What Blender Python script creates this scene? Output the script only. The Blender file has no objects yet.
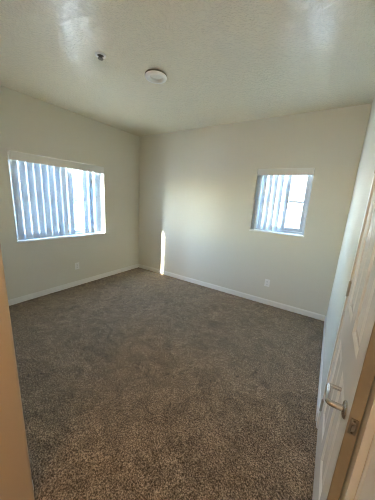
import bpy, bmesh, math, random
import numpy as np
from mathutils import Vector, Matrix
random.seed(4)
S = 1.123
sc = bpy.context.scene
COL = sc.collection

# ------------------------------------------------------------------ camera
CAMLOC = Vector((3.118084, -3.067449, 1.379005)) * S
yaw, pitch, roll, FPX = -0.5690669, -0.2217509, 0.0578129, 219.695
f = Vector((math.sin(yaw)*math.cos(pitch), math.cos(yaw)*math.cos(pitch), math.sin(pitch)))
r = f.cross(Vector((0, 0, 1))).normalized(); u = r.cross(f)
r2 = math.cos(roll)*r + math.sin(roll)*u; u2 = -math.sin(roll)*r + math.cos(roll)*u
cd = bpy.data.cameras.new('camera'); cam = bpy.data.objects.new('camera', cd); COL.objects.link(cam)
M = Matrix((r2, u2, -f)).transposed().to_4x4(); M.translation = CAMLOC
cam.matrix_world = M
cd.sensor_fit = 'AUTO'; cd.sensor_width = 36; cd.lens = FPX/500*36; cd.clip_start = 0.01
sc.camera = cam

# ------------------------------------------------------------------ light and exposure
sc.view_settings.view_transform = 'Standard'; sc.view_settings.look = 'None'
sc.view_settings.gamma = 1; sc.view_settings.use_curve_mapping = False
sc.view_settings.exposure = 3.08
SUN_AZ = (0.61, 0.79)            # horizontal travel direction of the sunlight
SUN_EL = math.radians(38.0)
w = bpy.data.worlds.new('sky'); sc.world = w; w.use_nodes = True
nt = w.node_tree; bg = nt.nodes['Background']
sky = nt.nodes.new('ShaderNodeTexSky'); sky.sky_type = 'NISHITA'; sky.sun_disc = False
sky.sun_elevation = SUN_EL; sky.sun_rotation = math.atan2(-SUN_AZ[0], -SUN_AZ[1])
sky.air_density = 1.0; sky.dust_density = .3
nt.links.new(sky.outputs[0], bg.inputs[0]); bg.inputs[1].default_value = 1.5
sl = bpy.data.lights.new('sun', 'SUN'); sl.energy = 15; sl.angle = math.radians(0.6); sl.color = (1, .93, .82)
so = bpy.data.objects.new('sun', sl); COL.objects.link(so)
sd = Vector((SUN_AZ[0]*math.cos(SUN_EL), SUN_AZ[1]*math.cos(SUN_EL), -math.sin(SUN_EL)))
so.rotation_euler = sd.to_track_quat('-Z', 'Y').to_euler(); so.location = (-6, -8, 8)
# daylight sampling portals, one in each window opening
def portal(name, loc, rot, sx, sy):
    l = bpy.data.lights.new(name, 'AREA'); l.shape = 'RECTANGLE'; l.size = sx; l.size_y = sy
    l.cycles.is_portal = True
    o = bpy.data.objects.new(name, l); COL.objects.link(o); o.location = loc; o.rotation_euler = rot
portal('window_daylight', (-.20, -1.55, 1.45), (0, math.radians(-90), 0), 1.2, 1.45)
portal('window_daylight', (2.82, .20, 1.61), (math.radians(-90), 0, 0), .82, .95)
try:
    sc.cycles.use_denoising = True; sc.cycles.denoising_prefilter = 'ACCURATE'; sc.cycles.denoising_input_passes = 'RGB_ALBEDO_NORMAL'; sc.cycles.max_bounces = 14; sc.cycles.diffuse_bounces = 8
    sc.cycles.transparent_max_bounces = 16; sc.cycles.sample_clamp_indirect = 6; sc.cycles.filter_width = 1.0
    sc.cycles.caustics_reflective = False; sc.cycles.caustics_refractive = False
except Exception: pass

# ------------------------------------------------------------------ materials
def mat(name, col, rough=.5, spec=.5, metal=0, bump=None, var=None, coat=0):
    """bump=(scale, strength, distance, detail), var=(scale, dark factor)"""
    m = bpy.data.materials.new(name); m.use_nodes = True; n = m.node_tree; b = n.nodes['Principled BSDF']
    b.inputs['Base Color'].default_value = (*col, 1); b.inputs['Roughness'].default_value = rough
    b.inputs['Specular IOR Level'].default_value = spec; b.inputs['Metallic'].default_value = metal
    b.inputs['Coat Weight'].default_value = coat
    tc = n.nodes.new('ShaderNodeTexCoord')
    t = n.nodes.new('ShaderNodeTexNoise'); t.inputs['Scale'].default_value = (var or (3, .97))[0]
    t.inputs['Detail'].default_value = 4
    n.links.new(tc.outputs['Object'], t.inputs['Vector'])
    mx = n.nodes.new('ShaderNodeMix'); mx.data_type = 'RGBA'
    k = (var or (3, .97))[1]
    mx.inputs[6].default_value = (*[c*k for c in col], 1); mx.inputs[7].default_value = (*col, 1)
    n.links.new(t.outputs['Fac'], mx.inputs[0]); n.links.new(mx.outputs[2], b.inputs['Base Color'])
    if bump:
        t2 = n.nodes.new('ShaderNodeTexNoise'); t2.inputs['Scale'].default_value = bump[0]
        t2.inputs['Detail'].default_value = bump[3]
        n.links.new(tc.outputs['Object'], t2.inputs['Vector'])
        bp = n.nodes.new('ShaderNodeBump'); bp.inputs['Strength'].default_value = bump[1]
        bp.inputs['Distance'].default_value = bump[2]
        n.links.new(t2.outputs['Fac'], bp.inputs['Height']); n.links.new(bp.outputs[0], b.inputs['Normal'])
    return m

WALL = mat('wall_paint', (.755, .74, .65), .5, .35, bump=(70, .35, .004, 3))
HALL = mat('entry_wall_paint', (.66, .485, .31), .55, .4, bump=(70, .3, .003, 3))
CEIL = mat('ceiling_texture', (.90, .85, .68), .25, .5)
n = CEIL.node_tree; b = n.nodes['Principled BSDF']
tc = n.nodes['Texture Coordinate']
t1 = n.nodes.new('ShaderNodeTexNoise'); t1.inputs['Scale'].default_value = 52; t1.inputs['Detail'].default_value = 3
t1.inputs['Distortion'].default_value = .6
n.links.new(tc.outputs['Object'], t1.inputs['Vector'])
rp = n.nodes.new('ShaderNodeValToRGB'); rp.color_ramp.elements[0].position = .46; rp.color_ramp.elements[1].position = .60
n.links.new(t1.outputs['Fac'], rp.inputs[0])
bp = n.nodes.new('ShaderNodeBump'); bp.inputs['Strength'].default_value = .7; bp.inputs['Distance'].default_value = .006
n.links.new(rp.outputs[0], bp.inputs['Height']); n.links.new(bp.outputs[0], b.inputs['Normal'])
TRIM = mat('trim_paint', (.88, .875, .83), .3, .5)
DOOR = mat('door_paint', (.88, .87, .82), .22, .5, bump=(30, .08, .002, 3))
EDGE = mat('door_edge_tan', (.38, .34, .26), .55, .3, var=(9, .85))  # darker tan than the leaf, latch edge only
VINYL = mat('window_vinyl', (.46, .49, .51), .35, .5)
PLATE = mat('outlet_plastic', (.9, .9, .87), .3, .5)
SLOT = mat('outlet_slot', (.05, .05, .05), .6, .3)
NICKEL = mat('satin_nickel', (.52, .51, .49), .22, .5, 1, bump=(200, .05, .001, 2))
HINGE = mat('hinge_metal', (.62, .58, .49), .42, .5, 1)
LATCH = mat('latch_metal', (.30, .28, .24), .4, .5, 1)
DARK = mat('sprinkler_metal', (.09, .085, .07), .4, .5, .6)
LAMPW = mat('lamp_trim', (.9, .89, .85), .35, .5)
RIM_SHADE = mat('lamp_rim_shade', (.16, .15, .12), .6, .3)
LENS = mat('lamp_lens', (.85, .84, .8), .5, .5)
SLAT = mat('blind_slat', (.66, .68, .68), .4, .4)
n = SLAT.node_tree; b = n.nodes['Principled BSDF']; out = n.nodes['Material Output']
tr = n.nodes.new('ShaderNodeBsdfTranslucent'); tr.inputs[0].default_value = (.56, .73, .90, 1)
ms = n.nodes.new('ShaderNodeMixShader'); ms.inputs[0].default_value = .13
n.links.new(b.outputs[0], ms.inputs[1]); n.links.new(tr.outputs[0], ms.inputs[2]); n.links.new(ms.outputs[0], out.inputs[0])
GLASS = bpy.data.materials.new('window_glass'); GLASS.use_nodes = True
n = GLASS.node_tree; out = n.nodes['Material Output']; n.nodes.remove(n.nodes['Principled BSDF'])
tp = n.nodes.new('ShaderNodeBsdfTransparent'); tp.inputs[0].default_value = (.93, .96, .95, 1)
gl = n.nodes.new('ShaderNodeBsdfGlossy'); gl.inputs['Roughness'].default_value = .02
lw = n.nodes.new('ShaderNodeLayerWeight'); lw.inputs['Blend'].default_value = .5
pw = n.nodes.new('ShaderNodeMath'); pw.operation = 'POWER'; pw.inputs[1].default_value = 5
fr = n.nodes.new('ShaderNodeMath'); fr.operation = 'MULTIPLY_ADD'; fr.inputs[1].default_value = .6; fr.inputs[2].default_value = .03
n.links.new(lw.outputs['Facing'], pw.inputs[0]); n.links.new(pw.outputs[0], fr.inputs[0])
ms = n.nodes.new('ShaderNodeMixShader')
n.links.new(fr.outputs[0], ms.inputs[0]); n.links.new(tp.outputs[0], ms.inputs[1]); n.links.new(gl.outputs[0], ms.inputs[2])
n.links.new(ms.outputs[0], out.inputs[0])
STUCCO = mat('white_stucco', (.38, .37, .36), .85, .2, bump=(40, .4, .01, 4))
TAN = mat('grey_stucco', (.15, .15, .15), .85, .2, bump=(40, .4, .01, 4))
ROOF = mat('roof_tile', (.35, .24, .19), .8, .2, bump=(9, .8, .05, 2), var=(14, .7))
GROUND = mat('pale_concrete', (.62, .61, .57), .9, .2, bump=(30, .3, .01, 4), var=(1.2, .85))
OUTGLASS = mat('dark_window_glass', (.05, .09, .16), .3, .3)
RAIL = mat('railing_paint', (.28, .30, .34), .5, .4)

# carpet: brown cut pile, flecked
CARPET = bpy.data.materials.new('carpet_pile'); CARPET.use_nodes = True
n = CARPET.node_tree; b = n.nodes['Principled BSDF']; b.inputs['Roughness'].default_value = .95
b.inputs['Specular IOR Level'].default_value = .1; b.inputs['Sheen Weight'].default_value = .15
b.inputs['Sheen Roughness'].default_value = .6
tc = n.nodes.new('ShaderNodeTexCoord')
fine = n.nodes.new('ShaderNodeTexNoise'); fine.inputs['Scale'].default_value = 125; fine.inputs['Detail'].default_value = 3
big = n.nodes.new('ShaderNodeTexNoise'); big.inputs['Scale'].default_value = 5; big.inputs['Detail'].default_value = 6
big.inputs['Roughness'].default_value = .65; big.inputs['Distortion'].default_value = 1.6
for t in (fine, big): n.links.new(tc.outputs['Object'], t.inputs['Vector'])
rp = n.nodes.new('ShaderNodeValToRGB'); e = rp.color_ramp.elements
e[0].position = .34; e[0].color = (.060, .043, .025, 1); e[1].position = .66; e[1].color = (.45, .35, .24, 1)
mid = e.new(.5); mid.color = (.208, .152, .096, 1)
n.links.new(fine.outputs['Fac'], rp.inputs[0])
r3 = n.nodes.new('ShaderNodeValToRGB'); e = r3.color_ramp.elements
e[0].position = .35; e[0].color = (.74, .73, .71, 1); e[1].position = .65; e[1].color = (1.28, 1.27, 1.25, 1)
n.links.new(big.outputs['Fac'], r3.inputs[0])
mu = n.nodes.new('ShaderNodeMix'); mu.data_type = 'RGBA'; mu.blend_type = 'MULTIPLY'; mu.inputs[0].default_value = 1
n.links.new(rp.outputs[0], mu.inputs[6]); n.links.new(r3.outputs[0], mu.inputs[7]); n.links.new(mu.outputs[2], b.inputs['Base Color'])
bp = n.nodes.new('ShaderNodeBump'); bp.inputs['Strength'].default_value = .7; bp.inputs['Distance'].default_value = .006
n.links.new(fine.outputs['Fac'], bp.inputs['Height']); n.links.new(bp.outputs[0], b.inputs['Normal'])

# ------------------------------------------------------------------ mesh helpers (world coordinates in, origins at the parent)
def box(bm, x0, x1, y0, y1, z0, z1, bev=0, seg=2):
    x0, x1 = sorted((x0, x1)); y0, y1 = sorted((y0, y1)); z0, z1 = sorted((z0, z1))
    v = [bm.verts.new((x, y, z)) for z in (z0, z1) for x, y in ((x0, y0), (x1, y0), (x1, y1), (x0, y1))]
    fs = [(0, 3, 2, 1), (4, 5, 6, 7), (0, 1, 5, 4), (1, 2, 6, 5), (2, 3, 7, 6), (3, 0, 4, 7)]
    F = [bm.faces.new([v[i] for i in q]) for q in fs]
    if bev:
        es = list({e for q in F for e in q.edges})
        bmesh.ops.bevel(bm, geom=es, offset=bev, segments=seg, profile=.5, affect='EDGES')
def prism(bm, pts, a0, a1, axis='z'):
    """pts polygon extruded along an axis; pts are the two remaining coordinates in xyz order"""
    def P(p, a):
        return {'z': (p[0], p[1], a), 'y': (p[0], a, p[1]), 'x': (a, p[0], p[1])}[axis]
    A = [bm.verts.new(P(p, a0)) for p in pts]; B = [bm.verts.new(P(p, a1)) for p in pts]
    bm.faces.new(A); bm.faces.new(B[::-1])
    for i in range(len(pts)):
        j = (i+1) % len(pts); bm.faces.new((A[i], B[i], B[j], A[j]))
def lathe(bm, prof, c, axis, n=40):
    """prof list of (radius, height along axis)"""
    c = Vector(c); ax = Vector(axis).normalized(); t = ax.orthogonal().normalized(); s = ax.cross(t)
    rings = []
    for rr, h in prof:
        if rr < 1e-6: rings.append([bm.verts.new(c+ax*h)]); continue
        rings.append([bm.verts.new(c+ax*h+(t*math.cos(a)+s*math.sin(a))*rr) for a in [2*math.pi*i/n for i in range(n)]])
    for A, B in zip(rings, rings[1:]):
        for i in range(n):
            j = (i+1) % n
            if len(A) == 1 and len(B) == 1: continue
            if len(A) == 1: bm.faces.new((A[0], B[i], B[j]))
            elif len(B) == 1: bm.faces.new((A[i], B[0], A[j]))
            else: bm.faces.new((A[i], B[i], B[j], A[j]))
def tube(bm, pts, rad, n=14, flat=1.0):
    """swept tube along pts with radii; flat squashes the section vertically"""
    pts = [Vector(p) for p in pts]; rings = []
    for i, p in enumerate(pts):
        d = (pts[min(i+1, len(pts)-1)]-pts[max(i-1, 0)]).normalized()
        up = Vector((0, 0, 1)); side = d.cross(up)
        side = side.normalized() if side.length > 1e-4 else Vector((1, 0, 0)); up = side.cross(d)
        rr = rad[i] if isinstance(rad, (list, tuple)) else rad
        rings.append([bm.verts.new(p+side*math.cos(a)*rr+up*math.sin(a)*rr*flat) for a in [2*math.pi*k/n for k in range(n)]])
    for A, B in zip(rings, rings[1:]):
        for i in range(n): bm.faces.new((A[i], A[(i+1) % n], B[(i+1) % n], B[i]))
    bm.faces.new(rings[0][::-1]); bm.faces.new(rings[-1])
def wloc(o):
    v = Vector((0, 0, 0))
    while o: v = v+o.location; o = o.parent
    return v
def obj(name, bm, m, parent=None, smooth=False, origin=None, **props):
    o = bpy.data.objects.new(name, bpy.data.meshes.new(name)); COL.objects.link(o)
    off = wloc(parent) if parent else Vector((0, 0, 0))
    if origin is not None: o.location = Vector(origin)-off; off = Vector(origin)
    bmesh.ops.translate(bm, verts=bm.verts[:], vec=-off)
    bmesh.ops.recalc_face_normals(bm, faces=bm.faces[:])
    bm.to_mesh(o.data); bm.free()
    o.data.materials.append(m)
    if smooth:
        for p in o.data.polygons: p.use_smooth = True
        try: o.data.set_sharp_from_angle(angle=math.radians(40))
        except Exception: pass
    if parent: o.parent = parent
    for k, v in props.items(): o[k] = v
    return o
def empty(name, loc, **props):
    o = bpy.data.objects.new(name, None); COL.objects.link(o); o.location = loc; o.empty_display_size = .05
    for k, v in props.items(): o[k] = v
    return o
def new(): return bmesh.new()
def boxes(*bs):
    bm = new()
    for q in bs: box(bm, *q)
    return bm

# ------------------------------------------------------------------ room dimensions
H = 2.74
XL, XR, YB = -.012, 3.661, .012          # wall faces
YF = -3.14; XE = 2.465                   # front wall face and its outer corner
XN = 3.745; YEND = -5.0                  # entry nook
T = .17
LW = (-2.240, -.852, .868, 2.037)        # left window y0 y1 z0 z1
BW = (2.445, 3.203, 1.154, 2.063)        # back window x0 x1 z0 z1
DY0, DY1, DH = -1.832, -2.594, 2.03      # door hinge edge, latch edge, height
ST = dict(kind='structure')

obj('wall_left', boxes((XL-T, XL, YF-.12, LW[0], -.14, H), (XL-T, XL, LW[1], YB+T, -.14, H),
    (XL-T, XL, LW[0], LW[1], -.14, LW[2]), (XL-T, XL, LW[0], LW[1], LW[3], H)), WALL, **ST)
obj('wall_back', boxes((XL, BW[0], YB, YB+T, -.14, H), (BW[1], XR+.25, YB, YB+T, -.14, H),
    (BW[0], BW[1], YB, YB+T, -.14, BW[2]), (BW[0], BW[1], YB, YB+T, BW[3], H)), WALL, **ST)
obj('wall_right', boxes((XR, XR+.14, -1.812, YB, -.14, H), (XR, XR+.14, -2.61, -1.812, DH+.025, H),
    (XN, XN+.14, YEND, -2.61, -.14, H)), WALL, **ST)
# closet back behind the door so the gap stays dark
obj('wall_closet', boxes((XR+.6, XR+.7, -2.8, -1.6, -.14, H), (XR+.14, XR+.6, -1.70, -1.6, -.14, H), (XN+.14, XR+.6, -2.8, -2.7, -.14, H), (XN+.001, XR+.6, -2.7, -1.7, -.14, -.02)), HALL, **ST)
bm = new()                               # front wall ending in a rounded drywall corner
pts = [(XL-T, YF), (XE-.018, YF)]
for k in range(1, 7):
    a = math.pi/2*k/6; pts.append((XE-.018+.018*math.sin(a), YF-.018+.018*math.cos(a)))
pts += [(XE, YEND), (XE-.12, YEND), (XE-.12, YF-.12), (XL-T, YF-.12)]
prism(bm, pts, -.14, H)
fw = obj('wall_front', bm, HALL, smooth=True, **ST)
obj('wall_entry', boxes((XE-.12, XN+.14, YEND-.12, YEND, -.14, H)), HALL, **ST)
obj('ceiling', boxes((XL-T, XN+.6, YEND-.12, YB+T, H, H+.15)), CEIL, **ST)

# floor: one dense carpet sheet with real pile relief
def value_noise(nx, ny, cell, rng):
    gx, gy = int(nx/cell)+3, int(ny/cell)+3
    g = rng.random((gx, gy)); x = np.arange(nx)/cell; y = np.arange(ny)/cell
    xi = x.astype(int); yi = y.astype(int); fx = (x-xi)[:, None]; fy = (y-yi)[None, :]
    fx = fx*fx*(3-2*fx); fy = fy*fy*(3-2*fy)
    return (g[xi][:, yi]*(1-fx)*(1-fy)+g[xi+1][:, yi]*fx*(1-fy)+g[xi][:, yi+1]*(1-fx)*fy+g[xi+1][:, yi+1]*fx*fy)
def carpet():
    rng = np.random.default_rng(3); st = .007
    x0, x1, y0, y1 = XL, XN, YEND, YB
    nx, ny = int((x1-x0)/st)+1, int((y1-y0)/st)+1
    X, Y = np.meshgrid(np.linspace(x0, x1, nx), np.linspace(y0, y1, ny), indexing='ij')
    Z = rng.random((nx, ny))*.003+value_noise(nx, ny, 2.6, rng)*.004+value_noise(nx, ny, 9, rng)*.003-.011
    jx = (rng.random((nx, ny))-.5)*st*.6; jy = (rng.random((nx, ny))-.5)*st*.6
    jx[0] = jx[-1] = 0; jy[:, 0] = jy[:, -1] = 0
    co = np.stack([X+jx, Y+jy, Z], -1).reshape(-1, 3)
    i = np.arange(nx*ny).reshape(nx, ny)
    q = np.stack([i[:-1, :-1], i[1:, :-1], i[1:, 1:], i[:-1, 1:]], -1).reshape(-1, 4)
    me = bpy.data.meshes.new('floor'); me.vertices.add(len(co)); me.vertices.foreach_set('co', co.astype(np.float32).ravel())
    me.loops.add(q.size); me.loops.foreach_set('vertex_index', q.ravel().astype(np.int32))
    me.polygons.add(len(q)); me.polygons.foreach_set('loop_start', np.arange(0, q.size, 4, dtype=np.int32))
    me.polygons.foreach_set('loop_total', np.full(len(q), 4, dtype=np.int32))
    me.update(calc_edges=True); me.validate(); me.materials.append(CARPET)
    o = bpy.data.objects.new('floor', me); COL.objects.link(o); o['kind'] = 'structure'
carpet()

# baseboards: stepped profile, 12 mm thick
BH = .082
def base_profile(face, out):            # out = direction into the room
    return [(face, 0), (face+out*.012, 0), (face+out*.012, BH-.016), (face+out*.007, BH-.006), (face+out*.005, BH), (face, BH)]
bm = new(); prism(bm, base_profile(XL, 1), YF, YB, 'y'); obj('baseboard_left', bm, TRIM, **ST)
bm = new(); prism(bm, base_profile(YB, -1), XL+.012, XR-.012, 'x'); obj('baseboard_back', bm, TRIM, **ST)
bm = new(); prism(bm, base_profile(XR, -1), -1.768, YB, 'y'); obj('baseboard_right', bm, TRIM, **ST)
bm = new(); prism(bm, base_profile(YF, 1), XL+.012, XE-.047, 'x'); obj('baseboard_front', bm, TRIM, **ST)
bm = new(); prism(bm, base_profile(XN, -1), YEND, -2.78, 'y'); obj('baseboard_entry', bm, TRIM, **ST)

# door trims: casing by the hinges, stepped frame by the latch, head
bm = new()
prism(bm, [(XR, -1.768), (XR-.005, -1.770), (XR-.006, -1.778), (XR-.006, -1.818), (XR-.005, -1.827), (XR, -1.828)], 0, DH+.08)
obj('trim_1', bm, TRIM, **ST)
bm = new()
prism(bm, [(3.7075, -2.40), (3.7075, -2.625), (3.729, -2.627), (3.729, -2.400)], 0, DH+.02)
prism(bm, [(3.729, -2.632), (3.7265, -2.638), (3.7265, -2.650), (3.7315, -2.656), (3.7315, -2.765), (3.736, -2.775), (3.745, -2.778), (3.745, -2.632)], 0, DH+.08)
obj('trim_2', bm, TRIM, **ST)
obj('trim_3', boxes((XR-.006, XR, -2.61, -1.76, DH+.022, DH+.08)), TRIM, **ST)

# ------------------------------------------------------------------ door_1: six panel door in the right wall, closed to a crack
XD = 3.665; TH = .035
door = empty('door_1', (XD, DY0, 0.012), kind='structure')
def door_leaf():
    bm = new()
    wd = DY0-DY1                      # local s runs from the hinge edge to the latch edge
    st, mu_ = .112, .100
    cols = [(st, wd/2-mu_/2), (wd/2+mu_/2, wd-st)]
    rows = [(.24, .80), (1.0, 1.60), (1.70, 1.90)]
    ss = sorted({0, wd, *[c for q in cols for c in q]}); zs = sorted({.012, DH, *[c for q in rows for c in q]})
    def P(s, z, d): return (XD+d, DY0-s, z)
    def quad(s0, s1, z0, z1, d): bm.faces.new([bm.verts.new(P(*q)) for q in ((s0, z0, d), (s1, z0, d), (s1, z1, d), (s0, z1, d))])
    for i in range(len(ss)-1):
        for j in range(len(zs)-1):
            s0, s1, z0, z1 = ss[i], ss[i+1], zs[j], zs[j+1]
            if (s0, s1) in cols and (z0, z1) in rows:
                ins = [(0, 0), (.010, .004), (.018, .009), (.026, .009), (.060, .002), (.064, .002)]
                for (a, da), (c, dc) in zip(ins, ins[1:]):
                    o_ = [(s0+a, z0+a), (s1-a, z0+a), (s1-a, z1-a), (s0+a, z1-a)]
                    n_ = [(s0+c, z0+c), (s1-c, z0+c), (s1-c, z1-c), (s0+c, z1-c)]
                    for k in range(4):
                        l = (k+1) % 4
                        bm.faces.new([bm.verts.new(P(*q)) for q in ((*o_[k], da), (*o_[l], da), (*n_[l], dc), (*n_[k], dc))])
                a = ins[-1][0]; quad(s0+a, s1-a, z0+a, z1-a, ins[-1][1])
            else: quad(s0, s1, z0, z1, 0)
    bm.faces.new([bm.verts.new(P(*q)) for q in ((0, .012, TH), (wd, .012, TH), (wd, DH, TH), (0, DH, TH))])
    for s in (0,): bm.faces.new([bm.verts.new(P(*q)) for q in ((s, .012, 0), (s, .012, TH), (s, DH, TH), (s, DH, 0))])
    for z in (.012, DH): bm.faces.new([bm.verts.new(P(*q)) for q in ((0, z, 0), (wd, z, 0), (wd, z, TH), (0, z, TH))])
    bmesh.ops.remove_doubles(bm, verts=bm.verts[:], dist=1e-5)
    return bm
obj('door_leaf', door_leaf(), DOOR, door)
edge = obj('door_edge', boxes((XD+.001, XD+TH-.0005, DY1-.002, DY1+.001, .012, DH)), EDGE, door, label='tan latch edge of the door')
HZ = .815
# faceplate with the bolt
bm = new(); box(bm, XD+.006, XD+.029, DY1-.0045, DY1-.001, HZ-.032, HZ+.032, .0008)
fp = obj('latch_plate', bm, LATCH, door)
bm = new(); prism(bm, [(XD+.012, DY1-.004), (XD+.012, DY1-.017), (XD+.024, DY1-.006), (XD+.024, DY1-.004)], HZ-.012, HZ+.014)
obj('latch_bolt', bm, NICKEL, fp)
bm = new()
for z in (HZ-.024, HZ+.024): lathe(bm, [(.0035, 0), (.003, .0012), (0, .0012)], (XD+.0175, DY1-.0045, z), (0, -1, 0), 12)
obj('screw', bm, DARK, fp, smooth=True)
# lever handle: rose, neck, lever that runs towards the hinges and returns to the door
RY = DY1+.062
bm = new(); lathe(bm, [(.0, .0), (.032, 0), (.033, .003), (.031, .007), (.026, .010), (.016, .012), (0, .012)], (XD, RY, HZ), (-1, 0, 0), 40)
rose = obj('handle_rose', bm, NICKEL, door, smooth=True)
bm = new(); pts = [(XD-.008, RY, HZ), (XD-.03, RY, HZ), (XD-.046, RY, HZ)]
rad = [.0125, .012, .012]
for k in range(1, 7):
    a = math.pi/2*k/6; pts.append((XD-.046-.014*math.sin(a), RY+.014-.014*math.cos(a), HZ)); rad.append(.012-.0003*k)
for k in range(1, 9): pts.append((XD-.060+.001*k*.3, RY+.014+.0098*k, HZ+.001*math.sin(k*.5)*3)); rad.append(.0100)
ye = pts[-1][1]; xe = pts[-1][0]
for k in range(1, 7):
    a = math.pi/2*k/6; pts.append((xe+.014-.014*math.cos(a), ye+.014*math.sin(a), pts[-1][2])); rad.append(.0095)
pts.append((xe+.046, ye+.014, pts[-1][2])); rad.append(.0088)
tube(bm, pts, rad, 16, .95)
obj('handle_lever', bm, NICKEL, rose, smooth=True)
# three hinges with knuckles and finials
def hinge(z):
    bm = new(); lathe(bm, [(0, -.052), (.004, -.050), (.006, -.046), (.006, -.044), (.0062, -.043), (.0062, .043), (.006, .044), (.006, .046), (.004, .050), (0, .052)],
                      (XR-.0045, DY0+.004, z), (0, 0, 1), 16)
    h = obj('hinge', bm, HINGE, door, smooth=True)
    obj('hinge_plate', boxes((XR-.002, XD+.02, DY0+.0005, DY0+.0022, z-.044, z+.044)), HINGE, h)
for z in (.20, 1.075, 1.80): hinge(z)
# strike side jamb and hinge side jamb
obj('door_jamb', boxes((XR+.0005, XR+.139, -1.8295, -1.8125, 0, DH+.02)), TRIM, door)

# ------------------------------------------------------------------ windows
def window(name, horiz, a0, a1, z0, z1, face, sgn, mull, muntin):
    """horiz: axis the window runs along; face: wall plane; sgn: outward direction"""
    def B(bm, p0, p1, d0, d1, q0, q1, bev=0):
        D0, D1 = face+sgn*d0, face+sgn*d1
        if horiz == 'y': box(bm, D0, D1, p0, p1, q0, q1, bev)
        else: box(bm, p0, p1, D0, D1, q0, q1, bev)
    mid = (a0+a1)/2
    loc = (face+sgn*.12, mid, z0) if horiz == 'y' else (mid, face+sgn*.12, z0)
    wn = empty(name, loc, kind='structure')
    fwid = .035
    bm = new()
    for q in ((a0, a1, .085, .155, z0, z0+fwid), (a0, a1, .085, .155, z1-fwid, z1), (a0, a0+fwid, .085, .155, z0+fwid, z1-fwid), (a1-fwid, a1, .085, .155, z0+fwid, z1-fwid)):
        B(bm, *q, .003)
    obj('window_frame', bm, VINYL, wn)
    for k, (s0, s1, dd) in enumerate(((a0+fwid, mull+.032, .094), (mull-.032, a1-fwid, .122))):
        sw = .048; bm = new()
        for q in ((s0, s1, z0+fwid, z0+fwid+sw), (s0, s1, z1-fwid-sw, z1-fwid), (s0, s0+sw, z0+fwid+sw, z1-fwid-sw), (s1-sw, s1, z0+fwid+sw, z1-fwid-sw)):
            B(bm, q[0], q[1], dd, dd+.026, q[2], q[3], .003)
        sash = obj('window_sash', bm, VINYL, wn)
        bm = new(); B(bm, s0+sw-.004, s1-sw+.004, dd+.011, dd+.015, z0+fwid+sw-.004, z1-fwid-sw+.004)
        obj('pane', bm, GLASS, sash)
        bm = new(); B(bm, s0+sw, s1-sw, dd+.006, dd+.0105, muntin-.013, muntin+.013)
        obj('muntin', bm, VINYL, sash)
    bm = new(); B(bm, mull-.012, mull+.004, .083, .094, z0+.5, z0+.58, .003); obj('sash_latch', bm, VINYL, wn)
    bm = new(); B(bm, a0-.008, a1+.008, -.022, .0, z0-.018, z0, .005); B(bm, a0+.0005, a1-.0005, -.001, .0845, z0-.0, z0+.004)
    obj('window_sill', bm, TRIM, wn)
window('window_1', 'y', *LW, XL, -1, -1.555, 1.448)
window('window_2', 'x', *BW, YB, 1, 2.893, 1.615)

# ------------------------------------------------------------------ vertical blinds
def slat_mesh(w_, zb, zt):
    bm = new(); N = 6; rows = []
    for z in (zb, zt):
        A = []; Bk = []
        for k in range(N+1):
            s = (k/N-.5)*w_; c = .007*(1-(2*k/N-1)**2)
            A.append(bm.verts.new((s, c, z))); Bk.append(bm.verts.new((s, c-.0009, z)))
        rows.append((A, Bk))
    (A0, B0), (A1, B1) = rows
    for k in range(N):
        bm.faces.new((A0[k], A0[k+1], A1[k+1], A1[k])); bm.faces.new((B0[k], B1[k], B1[k+1], B0[k+1]))
        bm.faces.new((A1[k], A1[k+1], B1[k+1], B1[k])); bm.faces.new((A0[k], B0[k], B0[k+1], A0[k+1]))
    bm.faces.new((A0[0], A1[0], B1[0], B0[0])); bm.faces.new((A0[N], B0[N], B1[N], A1[N]))
    return bm
def blinds(horiz, a0, a1, z0, z1, face, sgn, spots, label, vh):
    mid = (a0+a1)/2; depth = .042
    c = (face+sgn*depth, mid, z1) if horiz == 'y' else (mid, face+sgn*depth, z1)
    t = empty('vertical_blinds', c, label=label, category='blinds')
    def B(bm, p0, p1, d0, d1, q0, q1, bev=0):
        D0, D1 = face+sgn*d0, face+sgn*d1
        if horiz == 'y': box(bm, D0, D1, p0, p1, q0, q1, bev)
        else: box(bm, p0, p1, D0, D1, q0, q1, bev)
    bm = new(); B(bm, a0+.016, a1-.006, -.016, -.011, z1-vh, z1-.004, .0015)
    B(bm, a0+.016, a0+.020, -.011, .06, z1-vh, z1-.004); B(bm, a1-.010, a1-.006, -.011, .06, z1-vh, z1-.004)
    obj('valance', bm, TRIM, t)
    bm = new(); B(bm, a0+.025, a1-.02, .022, .062, z1-.042, z1-.006, .004)
    rail = obj('head_rail', bm, VINYL, t)
    proto = None
    zb, zt = z0+.014, z1-.058
    for p, ang in spots:
        loc = Vector((face+sgn*depth, p, 0)) if horiz == 'y' else Vector((p, face+sgn*depth, 0))
        if proto is None:
            bm = slat_mesh(.091, zb-z1, zt-z1)
            o = bpy.data.objects.new('slat', bpy.data.meshes.new('slat')); COL.objects.link(o)
            bmesh.ops.recalc_face_normals(bm, faces=bm.faces[:]); bm.to_mesh(o.data); bm.free(); o.data.materials.append(SLAT)
            bm = new(); box(bm, -.006, .006, -.002, .002, zt-z1, zt-z1+.018)
            k = bpy.data.objects.new('slat_hook', bpy.data.meshes.new('slat_hook')); COL.objects.link(k)
            bm.to_mesh(k.data); bm.free(); k.data.materials.append(VINYL); k.parent = o; proto = (o, k)
        else:
            o = proto[0].copy(); COL.objects.link(o); k = proto[1].copy(); COL.objects.link(k); k.parent = o
        o.parent = t; o.location = (loc.x-c[0], loc.y-c[1], 0); o.rotation_euler = (0, 0, ang)
    return t
R = math.radians
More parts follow.
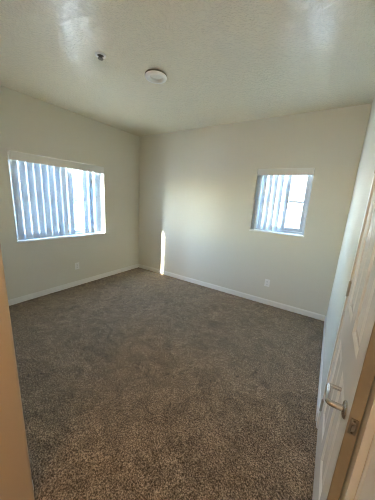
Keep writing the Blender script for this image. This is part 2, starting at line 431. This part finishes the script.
# slat angle is measured from +x; 90 deg lies flat in the left window's plane
sp = [(-2.172+.0905*k, R(95+random.uniform(-2, 2))) for k in range(8)]
sp += [(-1.445, R(100))]
sp += [(-1.19, R(98)), (-1.085, R(100)), (-.957, R(53))]
blinds('y', *LW, XL, -1, sp, 'wide white vertical blinds in the window of the left wall, open near the right end', .115)
sp = [(2.483, R(146)), (2.568, R(148)), (2.646, R(150)), (2.724, R(149)), (2.804, R(147))]
blinds('x', *BW, YB, 1, sp, 'narrow white vertical blinds drawn to the left half of the small back-wall window', .092)

# ------------------------------------------------------------------ outlets
def outlet(cx, cz, wall, label):
    """wall 'left' faces +x at XL, 'back' faces -y at YB"""
    def P(s, d, z): return (XL+d, cx+s, cz+z) if wall == 'left' else (cx+s, YB-d, cz+z)
    def B(bm, s0, s1, d0, d1, z0, z1, bev=0):
        p, q = P(s0, d0, z0), P(s1, d1, z1); box(bm, p[0], q[0], p[1], q[1], p[2], q[2], bev)
    t = empty('wall_outlet', P(0, 0, 0), label=label, category='outlet')
    bm = new(); B(bm, -.038, .038, 0, .0055, -.0595, .0595, .002); obj('cover_plate', bm, PLATE, t)
    for zc in (-.0215, .0215):
        bm = new(); B(bm, -.0165, .0165, .005, .0085, zc-.0145, zc+.0145, .0015)
        s = obj('socket', bm, PLATE, t)
        bm = new()
        for q in (-.0075, .0055): B(bm, q, q+.0025, .0083, .0088, zc-.004, zc+.008)
        B(bm, -.002, .002, .0083, .0088, zc-.0115, zc-.0075)
        obj('socket_slot', bm, SLOT, s)
    ax = (1, 0, 0) if wall == 'left' else (0, -1, 0)
    bm = new(); lathe(bm, [(.003, 0), (.0026, .0012), (0, .0014)], P(0, .0055, 0), ax, 12); obj('screw', bm, NICKEL, t, smooth=True)
outlet(-1.430, .348, 'left', 'white wall outlet low on the left wall, under the wide window')
outlet(2.815, .353, 'back', 'white wall outlet low on the back wall, under the small window')

# ------------------------------------------------------------------ ceiling lamp (off) and sprinkler
LX, LY = 1.809, -1.562
t = empty('ceiling_lamp', (LX, LY, H), label='round white flush ceiling lamp, switched off, in the middle of the ceiling', category='lamp')
bm = new(); lathe(bm, [(.1065, -.014), (.1085, -.016), (.109, -.022), (.104, -.030), (.092, -.034), (.080, -.035), (.072, -.031), (.064, -.013), (.062, -.006)], (LX, LY, H), (0, 0, 1), 64)
obj('trim_ring', bm, LAMPW, t, smooth=True)
bm = new(); lathe(bm, [(.106, 0), (.107, -.003), (.107, -.015), (.09, -.016)], (LX, LY, H), (0, 0, 1), 64)  # added dark ring, its colour paints the shaded side of the lamp
obj('lamp_base', bm, RIM_SHADE, t, smooth=True, label='dark rim with painted shade behind the white trim ring')
bm = new(); lathe(bm, [(.0635, -.009), (.05, -.013), (.03, -.0155), (0, -.0165)], (LX, LY, H), (0, 0, 1), 48)
obj('lamp_lens', bm, LENS, t, smooth=True)
SX, SY = 1.579, -2.026
t = empty('sprinkler_head', (SX, SY, H), label='small dark metal fire sprinkler head on the ceiling near the round lamp', category='sprinkler')
bm = new(); lathe(bm, [(.046, 0), (.047, -.003), (.042, -.009), (.032, -.011), (.028, -.008), (.027, -.002)], (SX, SY, H), (0, 0, 1), 40)
obj('escutcheon', bm, LAMPW, t, smooth=True)
bm = new(); lathe(bm, [(.0265, -.001), (.0265, -.006), (.018, -.010), (.012, -.018), (.008, -.020), (0, -.020)], (SX, SY, H), (0, 0, 1), 24)
obj('sprinkler_body', bm, DARK, t, smooth=True)
bm = new()
for s in (-1, 1): tube(bm, [(SX+s*.011, SY, H-.016), (SX+s*.013, SY, H-.021), (SX+s*.008, SY, H-.025), (SX, SY, H-.027)], .0025, 8)
obj('sprinkler_frame', bm, DARK, t, smooth=True)
bm = new(); n_ = 16
lathe(bm, [(0, -.026), (.012, -.026), (.024, -.028), (.024, -.0295), (0, -.0285)], (SX, SY, H), (0, 0, 1), 24)
obj('deflector', bm, DARK, t, smooth=True)

# ------------------------------------------------------------------ entry ceiling lamp, lit, behind the viewer
EX, EY = 3.15, -4.25
WARM = bpy.data.materials.new('warm_lamp_glass'); WARM.use_nodes = True
b = WARM.node_tree.nodes['Principled BSDF']; b.inputs['Base Color'].default_value = (.9, .8, .65, 1)
b.inputs['Emission Color'].default_value = (1, .76, .54, 1); b.inputs['Emission Strength'].default_value = 9
t = empty('ceiling_lamp', (EX, EY, H), label='lit warm dome lamp on the entry ceiling behind the viewer', category='lamp')
bm = new(); lathe(bm, [(.15, 0), (.155, -.01), (.15, -.02), (.14, -.02)], (EX, EY, H), (0, 0, 1), 48); obj('lamp_base', bm, LAMPW, t, smooth=True)
bm = new(); lathe(bm, [(.14, -.018), (.13, -.05), (.09, -.08), (.04, -.095), (0, -.098)], (EX, EY, H), (0, 0, 1), 48); obj('lamp_shade', bm, WARM, t, smooth=True)

# ------------------------------------------------------------------ outdoors
obj('ground', boxes((-40, 40, -40, 40, -.35, -.15)), GROUND, **ST)
# wing added out of view beside the left window: lets only a sliver of sun into the corner
bm = boxes((-1.2, -.2, -6.4, -2.465, -.15, 4.2)); blocker = obj('sun_blocker', bm, STUCCO, origin=(-.7, -4, -.15), label='pale stucco wing added unseen beside the left wall window to block sun', category='building')
bm = new(); box(bm, -1.2, -.2, -6.5, -2.465, 4.2, 4.35); obj('roof', bm, ROOF, blocker)
def house(x0, x1, y0, y1, h, m, wins, side, label, rails=False):
    bm = boxes((x0, x1, y0, y1, -.15, h)); o = obj('neighbouring_house', bm, m, origin=((x0+x1)/2, (y0+y1)/2, -.15), label=label, category='building')
    bm = new(); cx, cy = (x0+x1)/2, (y0+y1)/2; e_ = .5
    b4 = [bm.verts.new(q) for q in ((x0-e_, y0-e_, h), (x1+e_, y0-e_, h), (x1+e_, y1+e_, h), (x0-e_, y1+e_, h))]
    if (x1-x0) > (y1-y0): rg = [bm.verts.new((x0+1, cy, h+1.6)), bm.verts.new((x1-1, cy, h+1.6))]; fs = [(0, 1, 5, 4), (1, 2, 5), (2, 3, 4, 5), (3, 0, 4)]
    else: rg = [bm.verts.new((cx, y0+1, h+1.6)), bm.verts.new((cx, y1-1, h+1.6))]; fs = [(0, 1, 4), (1, 2, 5, 4), (2, 3, 5), (3, 0, 4, 5)]
    V = b4+rg
    for q in fs: bm.faces.new([V[i] for i in q])
    bm.faces.new(b4[::-1]); obj('roof', bm, ROOF, o)
    for a0, a1, z0, z1 in wins:
        bm = new()
        if side == 'x':
            for q in ((a0-.06, a1+.06, z0-.06, z0), (a0-.06, a1+.06, z1, z1+.06), (a0-.06, a0, z0, z1), (a1, a1+.06, z0, z1)): box(bm, x1, x1+.05, q[0], q[1], q[2], q[3])
        else:
            for q in ((a0-.06, a1+.06, z0-.06, z0), (a0-.06, a1+.06, z1, z1+.06), (a0-.06, a0, z0, z1), (a1, a1+.06, z0, z1)): box(bm, q[0], q[1], y0-.05, y0, q[2], q[3])
        wn = obj('window', bm, VINYL, o)
        bm = new()
        if side == 'x': box(bm, x1, x1+.02, a0, a1, z0, z1)
        else: box(bm, a0, a1, y0-.02, y0, z0, z1)
        obj('pane', bm, OUTGLASS, wn)
    return o
house(-16, -8.5, 1.5, 12, 5.2, STUCCO, [(3.30, 3.72, 1.0, 2.4), (6.9, 7.9, 1.2, 2.4)], 'x', 'pale stucco house with blue-grey windows seen through the left wall window')
house(-4, 9, 9, 17, 5.0, TAN, [(-2.5, -1.4, 1, 2.2), (6, 7.2, 1, 2.2)], 'y', 'sunlit grey house beyond the small back-wall window')
